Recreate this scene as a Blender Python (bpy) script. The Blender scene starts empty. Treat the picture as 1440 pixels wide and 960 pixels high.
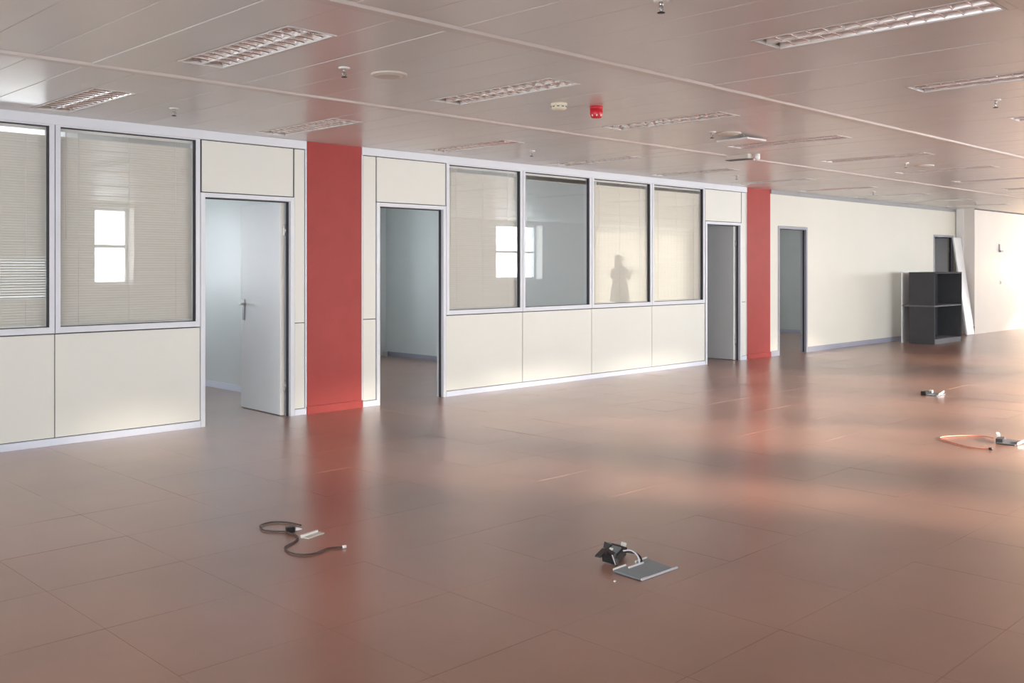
import bpy, bmesh, math, random
from mathutils import Vector, Matrix
random.seed(7)
SC = bpy.context.scene
COL = SC.collection
R = math.radians

# ------------------------------------------------------------------ camera
cam_d = bpy.data.cameras.new('camera')
cam = bpy.data.objects.new('camera', cam_d); COL.objects.link(cam)
cam.location = (0, 0, 1.437)
cam.rotation_euler = (R(90), 0, R(45.2 - 90))
cam_d.sensor_width = 36; cam_d.lens = 36 * 1377 / 1440
cam_d.shift_y = -106 / 1440
cam_d.clip_end = 200
SC.camera = cam
# ------------------------------------------------------------------ world: overcast bright sky
wd = bpy.data.worlds.new('world'); SC.world = wd; wd.use_nodes = True
nt = wd.node_tree; nt.nodes.clear()
tc = nt.nodes.new('ShaderNodeTexCoord'); sp = nt.nodes.new('ShaderNodeSeparateXYZ')
rp = nt.nodes.new('ShaderNodeValToRGB'); bg = nt.nodes.new('ShaderNodeBackground'); wo = nt.nodes.new('ShaderNodeOutputWorld')
mr = nt.nodes.new('ShaderNodeMapRange'); mr.inputs[1].default_value = -0.12; mr.inputs[2].default_value = 0.12
nt.links.new(tc.outputs['Generated'], sp.inputs[0]); nt.links.new(sp.outputs['Z'], mr.inputs[0])
nt.links.new(mr.outputs[0], rp.inputs[0]); nt.links.new(rp.outputs[0], bg.inputs[0]); nt.links.new(bg.outputs[0], wo.inputs[0])
rp.color_ramp.elements[0].color = (.42, .40, .38, 1); rp.color_ramp.elements[1].color = (.83, .92, 1.0, 1)
SKY = 17.0      # radiance of the area lamps standing in for the sky at the windows
bg.inputs[1].default_value = 1.2
# ------------------------------------------------------------------ sun: low and hazy
sd = bpy.data.lights.new('sun', 'SUN'); sd.energy = 14.0; sd.angle = R(9); sd.color = (1.0, .86, .72)
sun = bpy.data.objects.new('sun', sd); COL.objects.link(sun)
sdir = Vector((-.40, 1, -math.tan(R(15)) * math.hypot(.40, 1)))
sun.rotation_euler = sdir.to_track_quat('-Z', 'Y').to_euler()
sun.location = (10, -20, 12)
# ------------------------------------------------------------------ window openings and the area lamps standing in for their sky
H = 2.65
YW = 8.15            # front of the partition
YF = -2.2            # facade behind the camera
YB = 12.6            # facade beyond the offices
XL, XR = -5.0, 34.0
FWIN = [(-4.6, -2.8), (-2.4, -.6), (7.39, 8.14), (9.35, 11.25), (11.6, 13.5), (13.9, 15.8), (17.84, 19.6), (27.6, 30.0), (31.0, 33.4)]  # only the openings mirrored in the glass are known, others added for light level
FZ = (1.085, 2.55)
BWIN = [(-3.0, -1.8), (-.2, .8), (3.2, 4.7), (6.9, 8.2), (10.6, 11.6), (15.0, 16.6)]  # last opening added to lighten the dark fourth room
BZ = (1.0, 2.25)
def sky_lamp(x0, x1, z0, z1, y, face, k=1.0):     # area lamp standing in for the sky outside one window opening
    l = bpy.data.lights.new('window_daylight', 'AREA'); l.shape = 'RECTANGLE'; l.size = x1 - x0; l.size_y = z1 - z0
    l.energy = math.pi * SKY * k * (x1 - x0) * (z1 - z0); l.color = (.88, .94, 1.0)
    o = bpy.data.objects.new('window_daylight', l); COL.objects.link(o)
    o.location = ((x0 + x1) / 2, y, (z0 + z1) / 2)
    o.rotation_euler = (R(90) if face > 0 else R(-90), 0, 0)
EWIN = [(-1.4, 2.4), (3.2, 6.9)]  # unseen end-wall windows, added to brighten the right white wall and floor
LWIN = [(-1.2, 2.4), (3.4, 7.4)]  # unseen left-wall windows, added so louvres and ceiling catch more light
for side, a, b in [(1, *q) for q in EWIN] + [(-1, *q) for q in LWIN]:
    l = bpy.data.lights.new('window_daylight', 'AREA'); l.shape = 'RECTANGLE'; l.size = FZ[1] - FZ[0]; l.size_y = b - a
    l.energy = (.5 if side > 0 else .48) * math.pi * SKY * (b - a) * (FZ[1] - FZ[0]); l.color = (.88, .94, 1.0)
    o = bpy.data.objects.new('window_daylight', l); COL.objects.link(o); o.location = (XR + .32 if side > 0 else XL - .32, (a + b) / 2, sum(FZ) / 2); o.rotation_euler = (0, R(90) * side, 0)
CURT = (21.8, 26.3)          # curtained glazing added in the same wall as bright ground behind the mirrored person
sky_lamp(*CURT, .06, 2.6, YF - .42, 1)
for a, b in FWIN: sky_lamp(a, b, *FZ, YF - .42, 1, .6 if a < 0 else 1.0)
for (a, b), k in zip(BWIN, (.5, .5, .6, .9, .35, 1.0)): sky_lamp(a, b, *BZ, YB + .52, -1, k)
# ------------------------------------------------------------------ exposure
SC.view_settings.view_transform = 'Standard'; SC.view_settings.look = 'None'
SC.view_settings.gamma = 1; SC.view_settings.use_curve_mapping = False
SC.view_settings.exposure = 0.72
SC.cycles.max_bounces = 12; SC.cycles.diffuse_bounces = 8; SC.cycles.glossy_bounces = 6
SC.cycles.transparent_max_bounces = 24; SC.cycles.use_denoising = True
SC.cycles.sample_clamp_indirect = 6; SC.cycles.caustics_reflective = True; SC.cycles.caustics_refractive = False

# ------------------------------------------------------------------ materials
def mat(name, col, rough=.5, metal=0, spec=.5, bump=0, bscale=200, var=0, vscale=3, coat=0, objvar=0, stretch=None):
    m = bpy.data.materials.new(name); m.use_nodes = True
    n = m.node_tree.nodes; L = m.node_tree.links
    b = n['Principled BSDF']
    b.inputs['Base Color'].default_value = (*col, 1); b.inputs['Roughness'].default_value = rough
    b.inputs['Metallic'].default_value = metal; b.inputs['Specular IOR Level'].default_value = spec
    if coat: b.inputs['Coat Weight'].default_value = coat; b.inputs['Coat Roughness'].default_value = .12
    t = n.new('ShaderNodeTexCoord') if (bump or var) else None
    src = None
    if t:
        src = t.outputs['Object']
        if stretch:
            mp = n.new('ShaderNodeMapping'); mp.inputs['Scale'].default_value = stretch
            L.new(src, mp.inputs[0]); src = mp.outputs[0]
    if var:
        g = n.new('ShaderNodeNewGeometry')
        z = n.new('ShaderNodeTexNoise'); z.inputs['Scale'].default_value = vscale; z.inputs['Detail'].default_value = 6
        L.new(g.outputs['Position'], z.inputs['Vector'])
        r = n.new('ShaderNodeMapRange'); r.inputs[1].default_value = 0; r.inputs[2].default_value = 1
        r.inputs[3].default_value = 1 - 2 * var; r.inputs[4].default_value = 1 + 2 * var
        L.new(z.outputs['Fac'], r.inputs[0])
        hs = n.new('ShaderNodeHueSaturation'); hs.inputs['Color'].default_value = (*col, 1)
        out = r.outputs[0]
        if objvar:
            oi = n.new('ShaderNodeObjectInfo'); r2 = n.new('ShaderNodeMapRange')
            r2.inputs[3].default_value = 1 - objvar; r2.inputs[4].default_value = 1 + objvar
            L.new(oi.outputs['Random'], r2.inputs[0])
            mu = n.new('ShaderNodeMath'); mu.operation = 'MULTIPLY'
            L.new(out, mu.inputs[0]); L.new(r2.outputs[0], mu.inputs[1]); out = mu.outputs[0]
        L.new(out, hs.inputs['Value']); L.new(hs.outputs[0], b.inputs['Base Color'])
    if bump:
        z2 = n.new('ShaderNodeTexNoise'); z2.inputs['Scale'].default_value = bscale; z2.inputs['Detail'].default_value = 3
        L.new(src, z2.inputs['Vector'])
        bp = n.new('ShaderNodeBump'); bp.inputs['Strength'].default_value = bump; bp.inputs['Distance'].default_value = .002
        L.new(z2.outputs['Fac'], bp.inputs['Height']); L.new(bp.outputs[0], b.inputs['Normal'])
    return m
M = {}
M['panel'] = mat('cream_laminate', (.735, .745, .695), .42, var=.02, vscale=1.5, bump=.05, bscale=400)
M['plaster'] = mat('cream_plaster', (.72, .71, .64), .55, var=.025, vscale=.9, bump=.12, bscale=60)
M['white_wall'] = mat('white_plaster', (.78, .735, .69), .6, var=.015, bump=.1, bscale=60)
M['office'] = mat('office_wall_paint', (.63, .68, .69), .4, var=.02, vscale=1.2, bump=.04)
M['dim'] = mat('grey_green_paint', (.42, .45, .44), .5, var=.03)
M['alu'] = mat('pale_aluminium', (.70, .73, .785), .35, spec=.5, var=.01)
M['alu_dark'] = mat('dull_aluminium', (.34, .35, .41), .5, metal=0, var=.02)
M['top_rail'] = mat('grey_top_rail', (.33, .33, .345), .6, var=.02)
M['gasket'] = mat('dark_gasket', (.035, .035, .045), .6, var=.05)
M['skirt'] = mat('pale_blue_skirting', (.70, .75, .86), .4, var=.02)
M['skirt_grey'] = mat('grey_skirting', (.33, .34, .42), .5, var=.03)
M['red'] = mat('red_textured_paint', (.36, .042, .036), .5, spec=.3, bump=.5, bscale=160, var=.06, vscale=5)
M['leaf'] = mat('grey_door_laminate', (.67, .695, .72), .42, var=.015)
M['leaf_edge'] = mat('cream_edge_band', (.78, .77, .72), .4, var=.01)
M['steel'] = mat('brushed_steel', (.50, .50, .51), .3, metal=.9, var=.04, vscale=12)
M['plate_steel'] = mat('dark_steel_plate', (.27, .27, .28), .4, metal=.6, var=.04, vscale=12)
M['slat'] = mat('blind_slat', (.73, .72, .685), .42, var=.01)
M['slat_cream'] = mat('blind_slat_cream', (.76, .74, .675), .45, var=.01)
M['slat_white'] = mat('blind_white', (.75, .75, .74), .45, var=.01)
M['black'] = mat('black_plastic', (.02, .02, .022), .35, var=.1, vscale=20)
M['cable'] = mat('brown_cable', (.075, .05, .042), .5, var=.1, vscale=40)
M['orange'] = mat('orange_cord', (.66, .25, .18), .5, var=.1, vscale=30)
M['white'] = mat('white_plastic', (.82, .82, .80), .4, var=.01)
M['ivory'] = mat('ivory_plastic', (.80, .77, .62), .4, var=.02)
M['speaker_cloth'] = mat('beige_speaker', (.64, .61, .56), .5, var=.01)
M['alarm'] = mat('red_plastic', (.68, .03, .05), .35, var=.04, vscale=20)
M['dark_board'] = mat('charcoal_board', (.075, .077, .083), .85, spec=.15, var=.06, vscale=6, bump=.1, bscale=120)
M['dark_inner'] = mat('slate_board', (.06, .065, .075), .85, spec=.15, var=.06, vscale=6)
M['grey_board'] = mat('grey_board', (.16, .165, .18), .8, spec=.2, var=.04, vscale=6)
M['board'] = mat('white_board', (.82, .84, .87), .4, var=.01)
M['mirror'] = mat('mirror_louvre', (.94, .94, .95), .17, metal=.65, var=.02, vscale=25)
M['blade'] = mat('satin_louvre_blade', (.95, .95, .96), .17, metal=.8, spec=.9, var=.02, vscale=25)
M['lamp_tube'] = mat('unlit_tube', (.86, .87, .88), .3, var=.01)
M['plenum'] = mat('dark_plenum', (.05, .05, .05), .8, var=.1)
M['plate'] = mat('blue_grey_plate', (.24, .285, .32), .4, metal=.4, var=.05, vscale=25)
M['slab'] = mat('floor_slab', (.05, .03, .028), .7, var=.1)
M['carrier'] = mat('ceiling_carrier', (.70, .685, .67), .38, var=.02)
M['outside'] = mat('facade_render', (.6, .58, .55), .7, var=.04)
M['skin'] = mat('skin', (.55, .34, .26), .5, var=.04, vscale=20)
M['lip'] = mat('lip', (.42, .16, .14), .5, var=.03)
M['hair'] = mat('dark_hair', (.05, .035, .03), .5, var=.15, vscale=60)
M['coat'] = mat('dark_coat', (.09, .09, .10), .7, var=.08, vscale=30)
M['trouser'] = mat('grey_trousers', (.17, .18, .20), .7, var=.06, vscale=30)
# ceiling: satin painted metal
M['ceil'] = mat('satin_metal_panel', (.72, .73, .725), .3, spec=.6, var=.02, vscale=2, objvar=.01, bump=.03, bscale=90)
# floor: polished red brown sheet tiles
def floor_mat():
    m = bpy.data.materials.new('red_brown_floor'); m.use_nodes = True
    n = m.node_tree.nodes; L = m.node_tree.links; b = n['Principled BSDF']
    g = n.new('ShaderNodeNewGeometry')
    a = n.new('ShaderNodeTexNoise'); a.inputs['Scale'].default_value = 1.3; a.inputs['Detail'].default_value = 4; a.inputs['Roughness'].default_value = .5
    c = n.new('ShaderNodeTexNoise'); c.inputs['Scale'].default_value = 130; c.inputs['Detail'].default_value = 2
    L.new(g.outputs['Position'], a.inputs['Vector']); L.new(g.outputs['Position'], c.inputs['Vector'])
    r = n.new('ShaderNodeValToRGB'); L.new(a.outputs['Fac'], r.inputs[0])
    r.color_ramp.elements[0].position = 0; r.color_ramp.elements[1].position = 1
    r.color_ramp.elements[0].color = (.19, .090, .059, 1); r.color_ramp.elements[1].color = (.38, .190, .129, 1)
    oi = n.new('ShaderNodeObjectInfo'); mr = n.new('ShaderNodeMapRange'); mr.inputs[3].default_value = .97; mr.inputs[4].default_value = 1.03
    L.new(oi.outputs['Random'], mr.inputs[0])
    mc = n.new('ShaderNodeMapRange'); mc.inputs[1].default_value = 0; mc.inputs[2].default_value = 1; mc.inputs[3].default_value = .93; mc.inputs[4].default_value = 1.07
    L.new(c.outputs['Fac'], mc.inputs[0])
    mu = n.new('ShaderNodeMath'); mu.operation = 'MULTIPLY'; L.new(mr.outputs[0], mu.inputs[0]); L.new(mc.outputs[0], mu.inputs[1])
    hs = n.new('ShaderNodeHueSaturation'); L.new(r.outputs[0], hs.inputs['Color']); L.new(mu.outputs[0], hs.inputs['Value'])
    L.new(hs.outputs[0], b.inputs['Base Color'])
    ro = n.new('ShaderNodeTexNoise'); ro.inputs['Scale'].default_value = 2.2; ro.inputs['Detail'].default_value = 3
    L.new(g.outputs['Position'], ro.inputs['Vector'])
    rr = n.new('ShaderNodeMapRange'); rr.inputs[1].default_value = .1; rr.inputs[2].default_value = .9; rr.inputs[3].default_value = .285; rr.inputs[4].default_value = .34
    L.new(ro.outputs['Fac'], rr.inputs[0]); L.new(rr.outputs[0], b.inputs['Roughness'])
    b.inputs['Specular IOR Level'].default_value = .6
    b.inputs['Coat Weight'].default_value = .8; b.inputs['Coat Roughness'].default_value = .28; b.inputs['Coat IOR'].default_value = 1.48
    w = n.new('ShaderNodeTexNoise'); w.inputs['Scale'].default_value = 5; w.inputs['Detail'].default_value = 2
    L.new(g.outputs['Position'], w.inputs['Vector'])
    bp = n.new('ShaderNodeBump'); bp.inputs['Strength'].default_value = .05; bp.inputs['Distance'].default_value = .004
    L.new(w.outputs['Fac'], bp.inputs['Height']); L.new(bp.outputs[0], b.inputs['Normal'])
    return m
M['floor'] = floor_mat()
def glass_mat(name, tint):
    m = bpy.data.materials.new(name); m.use_nodes = True
    n = m.node_tree.nodes; L = m.node_tree.links; n.clear()
    o = n.new('ShaderNodeOutputMaterial'); mx = n.new('ShaderNodeMixShader'); t = n.new('ShaderNodeBsdfTransparent'); g = n.new('ShaderNodeBsdfGlossy')
    f = n.new('ShaderNodeFresnel'); gm = n.new('ShaderNodeNewGeometry'); mp = n.new('ShaderNodeMapRange')
    mp.inputs[3].default_value = 1.52; mp.inputs[4].default_value = 1 / 1.52      # same reflectance entering and leaving the thin pane
    L.new(gm.outputs['Backfacing'], mp.inputs[0]); L.new(mp.outputs[0], f.inputs['IOR'])
    t.inputs[0].default_value = (*tint, 1); g.inputs['Roughness'].default_value = .0
    L.new(f.outputs[0], mx.inputs[0]); L.new(t.outputs[0], mx.inputs[1]); L.new(g.outputs[0], mx.inputs[2]); L.new(mx.outputs[0], o.inputs[0])
    return m
M['glass'] = glass_mat('clear_glass', (.98, .982, .975))

# ------------------------------------------------------------------ helpers
WORG = {}
def link(o, parent, origin):
    COL.objects.link(o)
    if parent is not None:
        o.parent = parent
        o.location = Vector(origin) - WORG[parent]
    else:
        o.location = origin
    WORG[o] = Vector(origin)
    return o
def props(o, label=None, cat=None, group=None, kind=None):
    if label: o['label'] = label
    if cat: o['category'] = cat
    if group: o['group'] = group
    if kind: o['kind'] = kind
    return o
def empty(name, loc, label=None, cat=None, group=None, kind=None, parent=None):
    o = bpy.data.objects.new(name, None); o.empty_display_size = .1
    link(o, parent, loc)
    return props(o, label, cat, group, kind)
def mesh_obj(name, verts, faces, m, parent=None, origin=None, smooth=False, mats=None, fmat=None):
    xs = [v[0] for v in verts]; ys = [v[1] for v in verts]; zs = [v[2] for v in verts]
    if origin is None: origin = ((min(xs) + max(xs)) / 2, (min(ys) + max(ys)) / 2, min(zs))
    me = bpy.data.meshes.new(name)
    me.from_pydata([(v[0] - origin[0], v[1] - origin[1], v[2] - origin[2]) for v in verts], [], faces)
    for k in (mats or [m]): me.materials.append(M[k] if isinstance(k, str) else k)
    if fmat: me.polygons.foreach_set('material_index', fmat)
    if smooth: me.polygons.foreach_set('use_smooth', [True] * len(me.polygons))
    me.update()
    o = bpy.data.objects.new(name, me)
    return link(o, parent, origin)
class B:
    """collects shapes in world coordinates into one mesh"""
    def __init__(s): s.v = []; s.f = []; s.sm = []
    def add(s, vs, fs, smooth=False):
        k = len(s.v); s.v += [tuple(v) for v in vs]; s.f += [tuple(i + k for i in f) for f in fs]; s.sm += [smooth] * len(fs)
    def box(s, x0, x1, y0, y1, z0, z1, bev=0):
        if not bev:
            s.add([(x0, y0, z0), (x1, y0, z0), (x1, y1, z0), (x0, y1, z0), (x0, y0, z1), (x1, y0, z1), (x1, y1, z1), (x0, y1, z1)],
                  [(0, 3, 2, 1), (4, 5, 6, 7), (0, 1, 5, 4), (1, 2, 6, 5), (2, 3, 7, 6), (3, 0, 4, 7)])
        else:
            bm = bmesh.new(); bmesh.ops.create_cube(bm, size=1)
            for v in bm.verts: v.co = Vector(((x0 + x1) / 2 + v.co.x * (x1 - x0), (y0 + y1) / 2 + v.co.y * (y1 - y0), (z0 + z1) / 2 + v.co.z * (z1 - z0)))
            bmesh.ops.bevel(bm, geom=bm.edges[:], offset=bev, segments=1, affect='EDGES')
            bm.verts.index_update()
            s.add([v.co[:] for v in bm.verts], [[v.index for v in f.verts] for f in bm.faces]); bm.free()
        return s
    def obox(s, c, ux, uy, uz, sx, sy, sz):
        c = Vector(c); ux = Vector(ux).normalized() * sx / 2; uy = Vector(uy).normalized() * sy / 2; uz = Vector(uz).normalized() * sz / 2
        p = [c + a * ux + b * uy + d * uz for d in (-1, 1) for a, b in ((-1, -1), (1, -1), (1, 1), (-1, 1))]
        s.add(p, [(0, 3, 2, 1), (4, 5, 6, 7), (0, 1, 5, 4), (1, 2, 6, 5), (2, 3, 7, 6), (3, 0, 4, 7)])
        return s
    def tube(s, pts, r, seg=8, caps=True):
        pts = [Vector(p) for p in pts]; rings = []
        for i, p in enumerate(pts):
            d = (pts[min(i + 1, len(pts) - 1)] - pts[max(i - 1, 0)]).normalized()
            up = Vector((0, 0, 1)) if abs(d.z) < .9 else Vector((1, 0, 0))
            a = d.cross(up).normalized(); b = a.cross(d)
            rr = r[i] if isinstance(r, (list, tuple)) else r
            rings.append([p + (a * math.cos(t) + b * math.sin(t)) * rr for t in [2 * math.pi * k / seg for k in range(seg)]])
        vs = [v for q in rings for v in q]; fs = []
        for i in range(len(pts) - 1):
            for k in range(seg):
                fs.append((i * seg + k, i * seg + (k + 1) % seg, (i + 1) * seg + (k + 1) % seg, (i + 1) * seg + k))
        if caps: fs += [tuple(range(seg))[::-1], tuple(range((len(pts) - 1) * seg, len(pts) * seg))]
        s.add(vs, fs, True); return s
    def lathe(s, c, prof, seg=24):
        """prof: list of (radius, z offset)"""
        vs = []; fs = []
        for r, z in prof: vs += [(c[0] + r * math.cos(2 * math.pi * k / seg), c[1] + r * math.sin(2 * math.pi * k / seg), c[2] + z) for k in range(seg)]
        for i in range(len(prof) - 1):
            for k in range(seg):
                fs.append((i * seg + k, i * seg + (k + 1) % seg, (i + 1) * seg + (k + 1) % seg, (i + 1) * seg + k))
        fs += [tuple(range(seg))[::-1], tuple(range((len(prof) - 1) * seg, len(prof) * seg))]
        s.add(vs, fs, True); return s
    def make(s, name, m, parent=None, origin=None, flip=False):
        o = mesh_obj(name, s.v, s.f, m, parent, origin)
        o.data.polygons.foreach_set('use_smooth', s.sm)
        return o
def box(name, x0, x1, y0, y1, z0, z1, m, parent=None, bev=0, **k):
    o = B().box(x0, x1, y0, y1, z0, z1, bev).make(name, m, parent)
    return props(o, **k)
def struct(name, b, m, label, parent=None):
    o = b.make(name, m, parent)
    return props(o, label=label, kind='structure')
def spline(pts, n=6):
    P = [Vector(p) for p in pts]; out = []
    for i in range(len(P) - 1):
        p0 = P[max(i - 1, 0)]; p1 = P[i]; p2 = P[i + 1]; p3 = P[min(i + 2, len(P) - 1)]
        for k in range(n):
            t = k / n
            out.append(.5 * ((2 * p1) + (-p0 + p2) * t + (2 * p0 - 5 * p1 + 4 * p2 - p3) * t * t + (-p0 + 3 * p1 - 3 * p2 + p3) * t ** 3))
    out.append(P[-1]); return out
def dup(root, loc, **k):
    """copy of a thing with its parts and sub-parts, sharing mesh data"""
    r = root.copy(); COL.objects.link(r); r.location = loc; WORG[r] = Vector(loc)
    for key, v in k.items(): r[key] = v
    for ch in list(root.children):
        c = ch.copy(); COL.objects.link(c); c.parent = r
        for g in list(ch.children):
            d = g.copy(); COL.objects.link(d); d.parent = c
    return r

# ================================================================== FLOOR
fl = struct('floor', B().box(XL, XR, YF - .45, YB + .35, -.30, -.012), 'slab', 'polished red brown floor of square raised tiles')
TP = .63; GX0 = 2.85; GY0 = 1.37
ca, sa = math.cos(R(45.2)), math.sin(R(45.2))
cells = []
i0 = int((XL - GX0) / TP) - 1; i1 = int((XR - GX0) / TP) + 1; j0 = int((YF - GY0) / TP) - 1; j1 = int((YB - GY0) / TP) + 1
for i in range(i0, i1):
    for j in range(j0, j1):
        x, y = GX0 + (i + .5) * TP, GY0 + (j + .5) * TP
        if not (XL < x < XR and YF < y < YB): continue
        Z = x * ca + y * sa; l = -x * sa + y * ca
        vis = Z > 2.3 and abs(l / Z) < .56 and y < YW + .1 and 1377 * 1.437 / Z < 640
        cells.append((Z if vis else 1e3 + x, x, y))
cells.sort()
g = .0006
tile_me = None
rest = B()
for n_, (Z, x, y) in enumerate(cells):
    if n_ < 300 and Z < 1e3:
        if tile_me is None:
            o = box('floor_tile', x - TP / 2 + g, x + TP / 2 - g, y - TP / 2 + g, y + TP / 2 - g, -.012, 0, 'floor', fl)
            tile_me = o.data
        else:
            o = bpy.data.objects.new('floor_tile', tile_me); link(o, fl, (x, y, -.012))
        o.rotation_euler = (random.gauss(0, .0009), random.gauss(0, .0009), 0)
    else:
        rest.box(max(x - TP / 2 + g, XL), min(x + TP / 2 - g, XR), max(y - TP / 2 + g, YF), min(y + TP / 2 - g, YB), -.012, 0)
props(rest.make('floor_tile', 'floor', fl), kind='stuff')

# ================================================================== CEILING
ce = struct('ceiling', B().box(XL, XR, YF - .45, YB + .35, 2.80, 2.95), 'plenum', 'suspended ceiling of long satin grey metal panels')
MOD = .32417; CX0 = 2.83
CARR = [-2.9 + 2.22 * k for k in range(3)]
CARR = [-.68, 1.54, 3.76, 5.98]
for y in CARR:
    b = B(); b.add([(XL, y - .05, H), (XL, y - .034, H - .012), (XL, y + .034, H - .012), (XL, y + .05, H), (XL, y + .05, H + .03), (XL, y - .05, H + .03),
                    (XR, y - .05, H), (XR, y - .034, H - .012), (XR, y + .034, H - .012), (XR, y + .05, H), (XR, y + .05, H + .03), (XR, y - .05, H + .03)],
                   [(0, 6, 7, 1), (1, 7, 8, 2), (2, 8, 9, 3), (3, 9, 10, 4), (4, 10, 11, 5), (5, 11, 6, 0), (0, 1, 2, 3, 4, 5), (11, 10, 9, 8, 7, 6)])
    b.make('carrier_strip', 'carrier', ce)
rows = [(YF, -.73), (-.63, 1.49), (1.59, 3.71), (3.81, 5.93), (6.03, YW - .002)]
LROW = {2: (1.635, 2.835), 3: (4.31, 5.51), 4: (6.745, 7.945)}     # luminaire y extents per row
LX = {2: [CX0 + 1.945 * k for k in (1, 2, 3)], 3: [CX0 + 1.945 * k for k in range(0, 8)], 4: [CX0 + 1.945 * k for k in range(0, 10)]}
kmin = int((XL - CX0) / MOD); kmax = int((XR - CX0) / MOD)
far = B(); count = 0
panel_cache = {}
ga = .0016
def ceiling_panel(x, ya, yb, single):
    global count
    if yb - ya < .03: return
    x0, x1 = x - MOD / 2 + ga, x + MOD / 2 - ga
    e = .0022
    v = [(x0, ya, H + e), (x1, ya, H + e), (x1, yb, H + e), (x0, yb, H + e), (x0 + e, ya + e, H), (x1 - e, ya + e, H), (x1 - e, yb - e, H), (x0 + e, yb - e, H),
         (x0, ya, H + .03), (x1, ya, H + .03), (x1, yb, H + .03), (x0, yb, H + .03)]
    f = [(7, 6, 5, 4), (4, 5, 1, 0), (5, 6, 2, 1), (6, 7, 3, 2), (7, 4, 0, 3), (0, 1, 9, 8), (1, 2, 10, 9), (2, 3, 11, 10), (3, 0, 8, 11)]
    f = [tuple(q[::-1]) if i == 0 else q for i, q in enumerate(f)]
    f[0] = (4, 7, 6, 5)
    if single:
        key = (round(ya, 3), round(yb, 3))
        if key not in panel_cache:
            o = mesh_obj('ceiling_panel', v, f, 'ceil', ce); panel_cache[key] = o.data
        else:
            o = bpy.data.objects.new('ceiling_panel', panel_cache[key]); link(o, ce, (x, (ya + yb) / 2, H))
        o.location.z += random.uniform(-.0012, .0012); o.rotation_euler = (random.gauss(0, .0004), random.gauss(0, .0012), 0)
        count += 1
    else: far.add(v, f)
lx_sets = {r: [round(x, 2) for x in xs] for r, xs in LX.items()}
for ri, (ya, yb) in enumerate(rows):
    for k in range(kmin, kmax + 1):
        x = CX0 + k * MOD
        if ri == 4 and x > 21.4: yb_ = 7.76
        else: yb_ = yb
        Z = x * ca + (ya + yb) / 2 * sa; l = -x * sa + (ya + yb) / 2 * ca
        single = ri >= 2 and Z > 3 and abs(l / Z) < .72 and x < 19 and count < 296
        if ri in LROW and any(abs(x - q) < .05 for q in LX[ri]):
            a, b_ = LROW[ri]
            ceiling_panel(x, ya, a - .004, single); ceiling_panel(x, b_ + .004, yb_, single)
        else: ceiling_panel(x, ya, yb_, single)
props(far.make('ceiling_panel', 'ceil', ce), kind='stuff')
# office ceilings
box('office_ceiling', XL, 21.4, YW + .1, YB, H + .02, H + .06, 'white', ce)

# ================================================================== FACADE BEHIND THE CAMERA (wall_front), ends, office facade
def pierced(name, y0, y1, wins, z0, z1, m, label):
    b = B(); x = XL
    for a, c in sorted(wins):
        q0, q1 = (.06, 2.6) if (a, c) == CURT else (z0, z1)
        b.box(x, a, y0, y1, 0, 2.8); b.box(a, c, y0, y1, 0, q0); b.box(a, c, y0, y1, q1, 2.8); x = c
    b.box(x, XR, y0, y1, 0, 2.8)
    return struct(name, b, m, label)
pierced('wall_front', YF - .4, YF, FWIN + [CURT], *FZ, 'white_wall', 'white window wall behind the camera, seen mirrored in the office glass')
wb = pierced('wall_rear', YB, YB + .5, BWIN, *BZ, 'office', 'outer wall of the small offices, daylight comes through its windows')
b = B(); yy = YF - .4
for a, c in LWIN:
    b.box(XL - .3, XL, yy, a, 0, 2.8); b.box(XL - .3, XL, a, c, 0, FZ[0]); b.box(XL - .3, XL, a, c, FZ[1], 2.8); yy = c
b.box(XL - .3, XL, yy, YB + .5, 0, 2.8)
struct('wall_left', b, 'plaster', 'end wall left of the camera, with two wide windows added for their light')
b = B(); yy = YF - .4
for a, c in EWIN:
    b.box(XR, XR + .3, yy, a, 0, 2.8); b.box(XR, XR + .3, a, c, 0, FZ[0]); b.box(XR, XR + .3, a, c, FZ[1], 2.8); yy = c
b.box(XR, XR + .3, yy, YB + .5, 0, 2.8)
struct('wall_right', b, 'white_wall', 'far end wall beyond the right edge, with two wide windows added for their light')
def ext_window(n, x0, x1, z0, z1, y, label, transom=True, mull=False):
    b = B(); t = .05; d0, d1 = y - .03, y + .03
    b.box(x0, x0 + t, d0, d1, z0, z1); b.box(x1 - t, x1, d0, d1, z0, z1); b.box(x0, x1, d0, d1, z0, z0 + t); b.box(x0, x1, d0, d1, z1 - t, z1)
    w = struct('window_%d' % n, b, 'alu', label)
    if transom: box('transom', x0 + t, x1 - t, d0, d1, (z0 + z1) / 2 - .03, (z0 + z1) / 2 + .03, 'alu', w)
    if mull: box('mullion', (x0 + x1) / 2 - .03, (x0 + x1) / 2 + .03, d0 - .002, d1 + .002, z0 + t, z1 - t, 'alu', w)
    box('glass_pane', x0 + t, x1 - t, y - .004, y + .004, z0 + t, z1 - t, 'glass', w)
wn = 30
for XW, a, c in [(XR, *q) for q in EWIN] + [(XL - .4, *q) for q in LWIN]:
    b = B(); x0, x1 = XW + .17, XW + .23; t = .05
    b.box(x0, x1, a, a + t, *FZ); b.box(x0, x1, c - t, c, *FZ); b.box(x0, x1, a + t, c - t, FZ[0], FZ[0] + t); b.box(x0, x1, a + t, c - t, FZ[1] - t, FZ[1])
    w = struct('window_%d' % wn, b, 'alu', 'wide unseen window added in the far end wall' if XW > 0 else 'wide unseen window added in the end wall left of the camera'); wn += 1
    box('glass_pane', XW + .196, XW + .204, a + t, c - t, FZ[0] + t, FZ[1] - t, 'glass', w)
wn = 7
for i, (a, c) in enumerate(FWIN):
    ext_window(wn, a, c, *FZ, YF - .30, 'outer window with a middle transom in the wall behind the camera', True, c - a > 1.9); wn += 1
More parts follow.
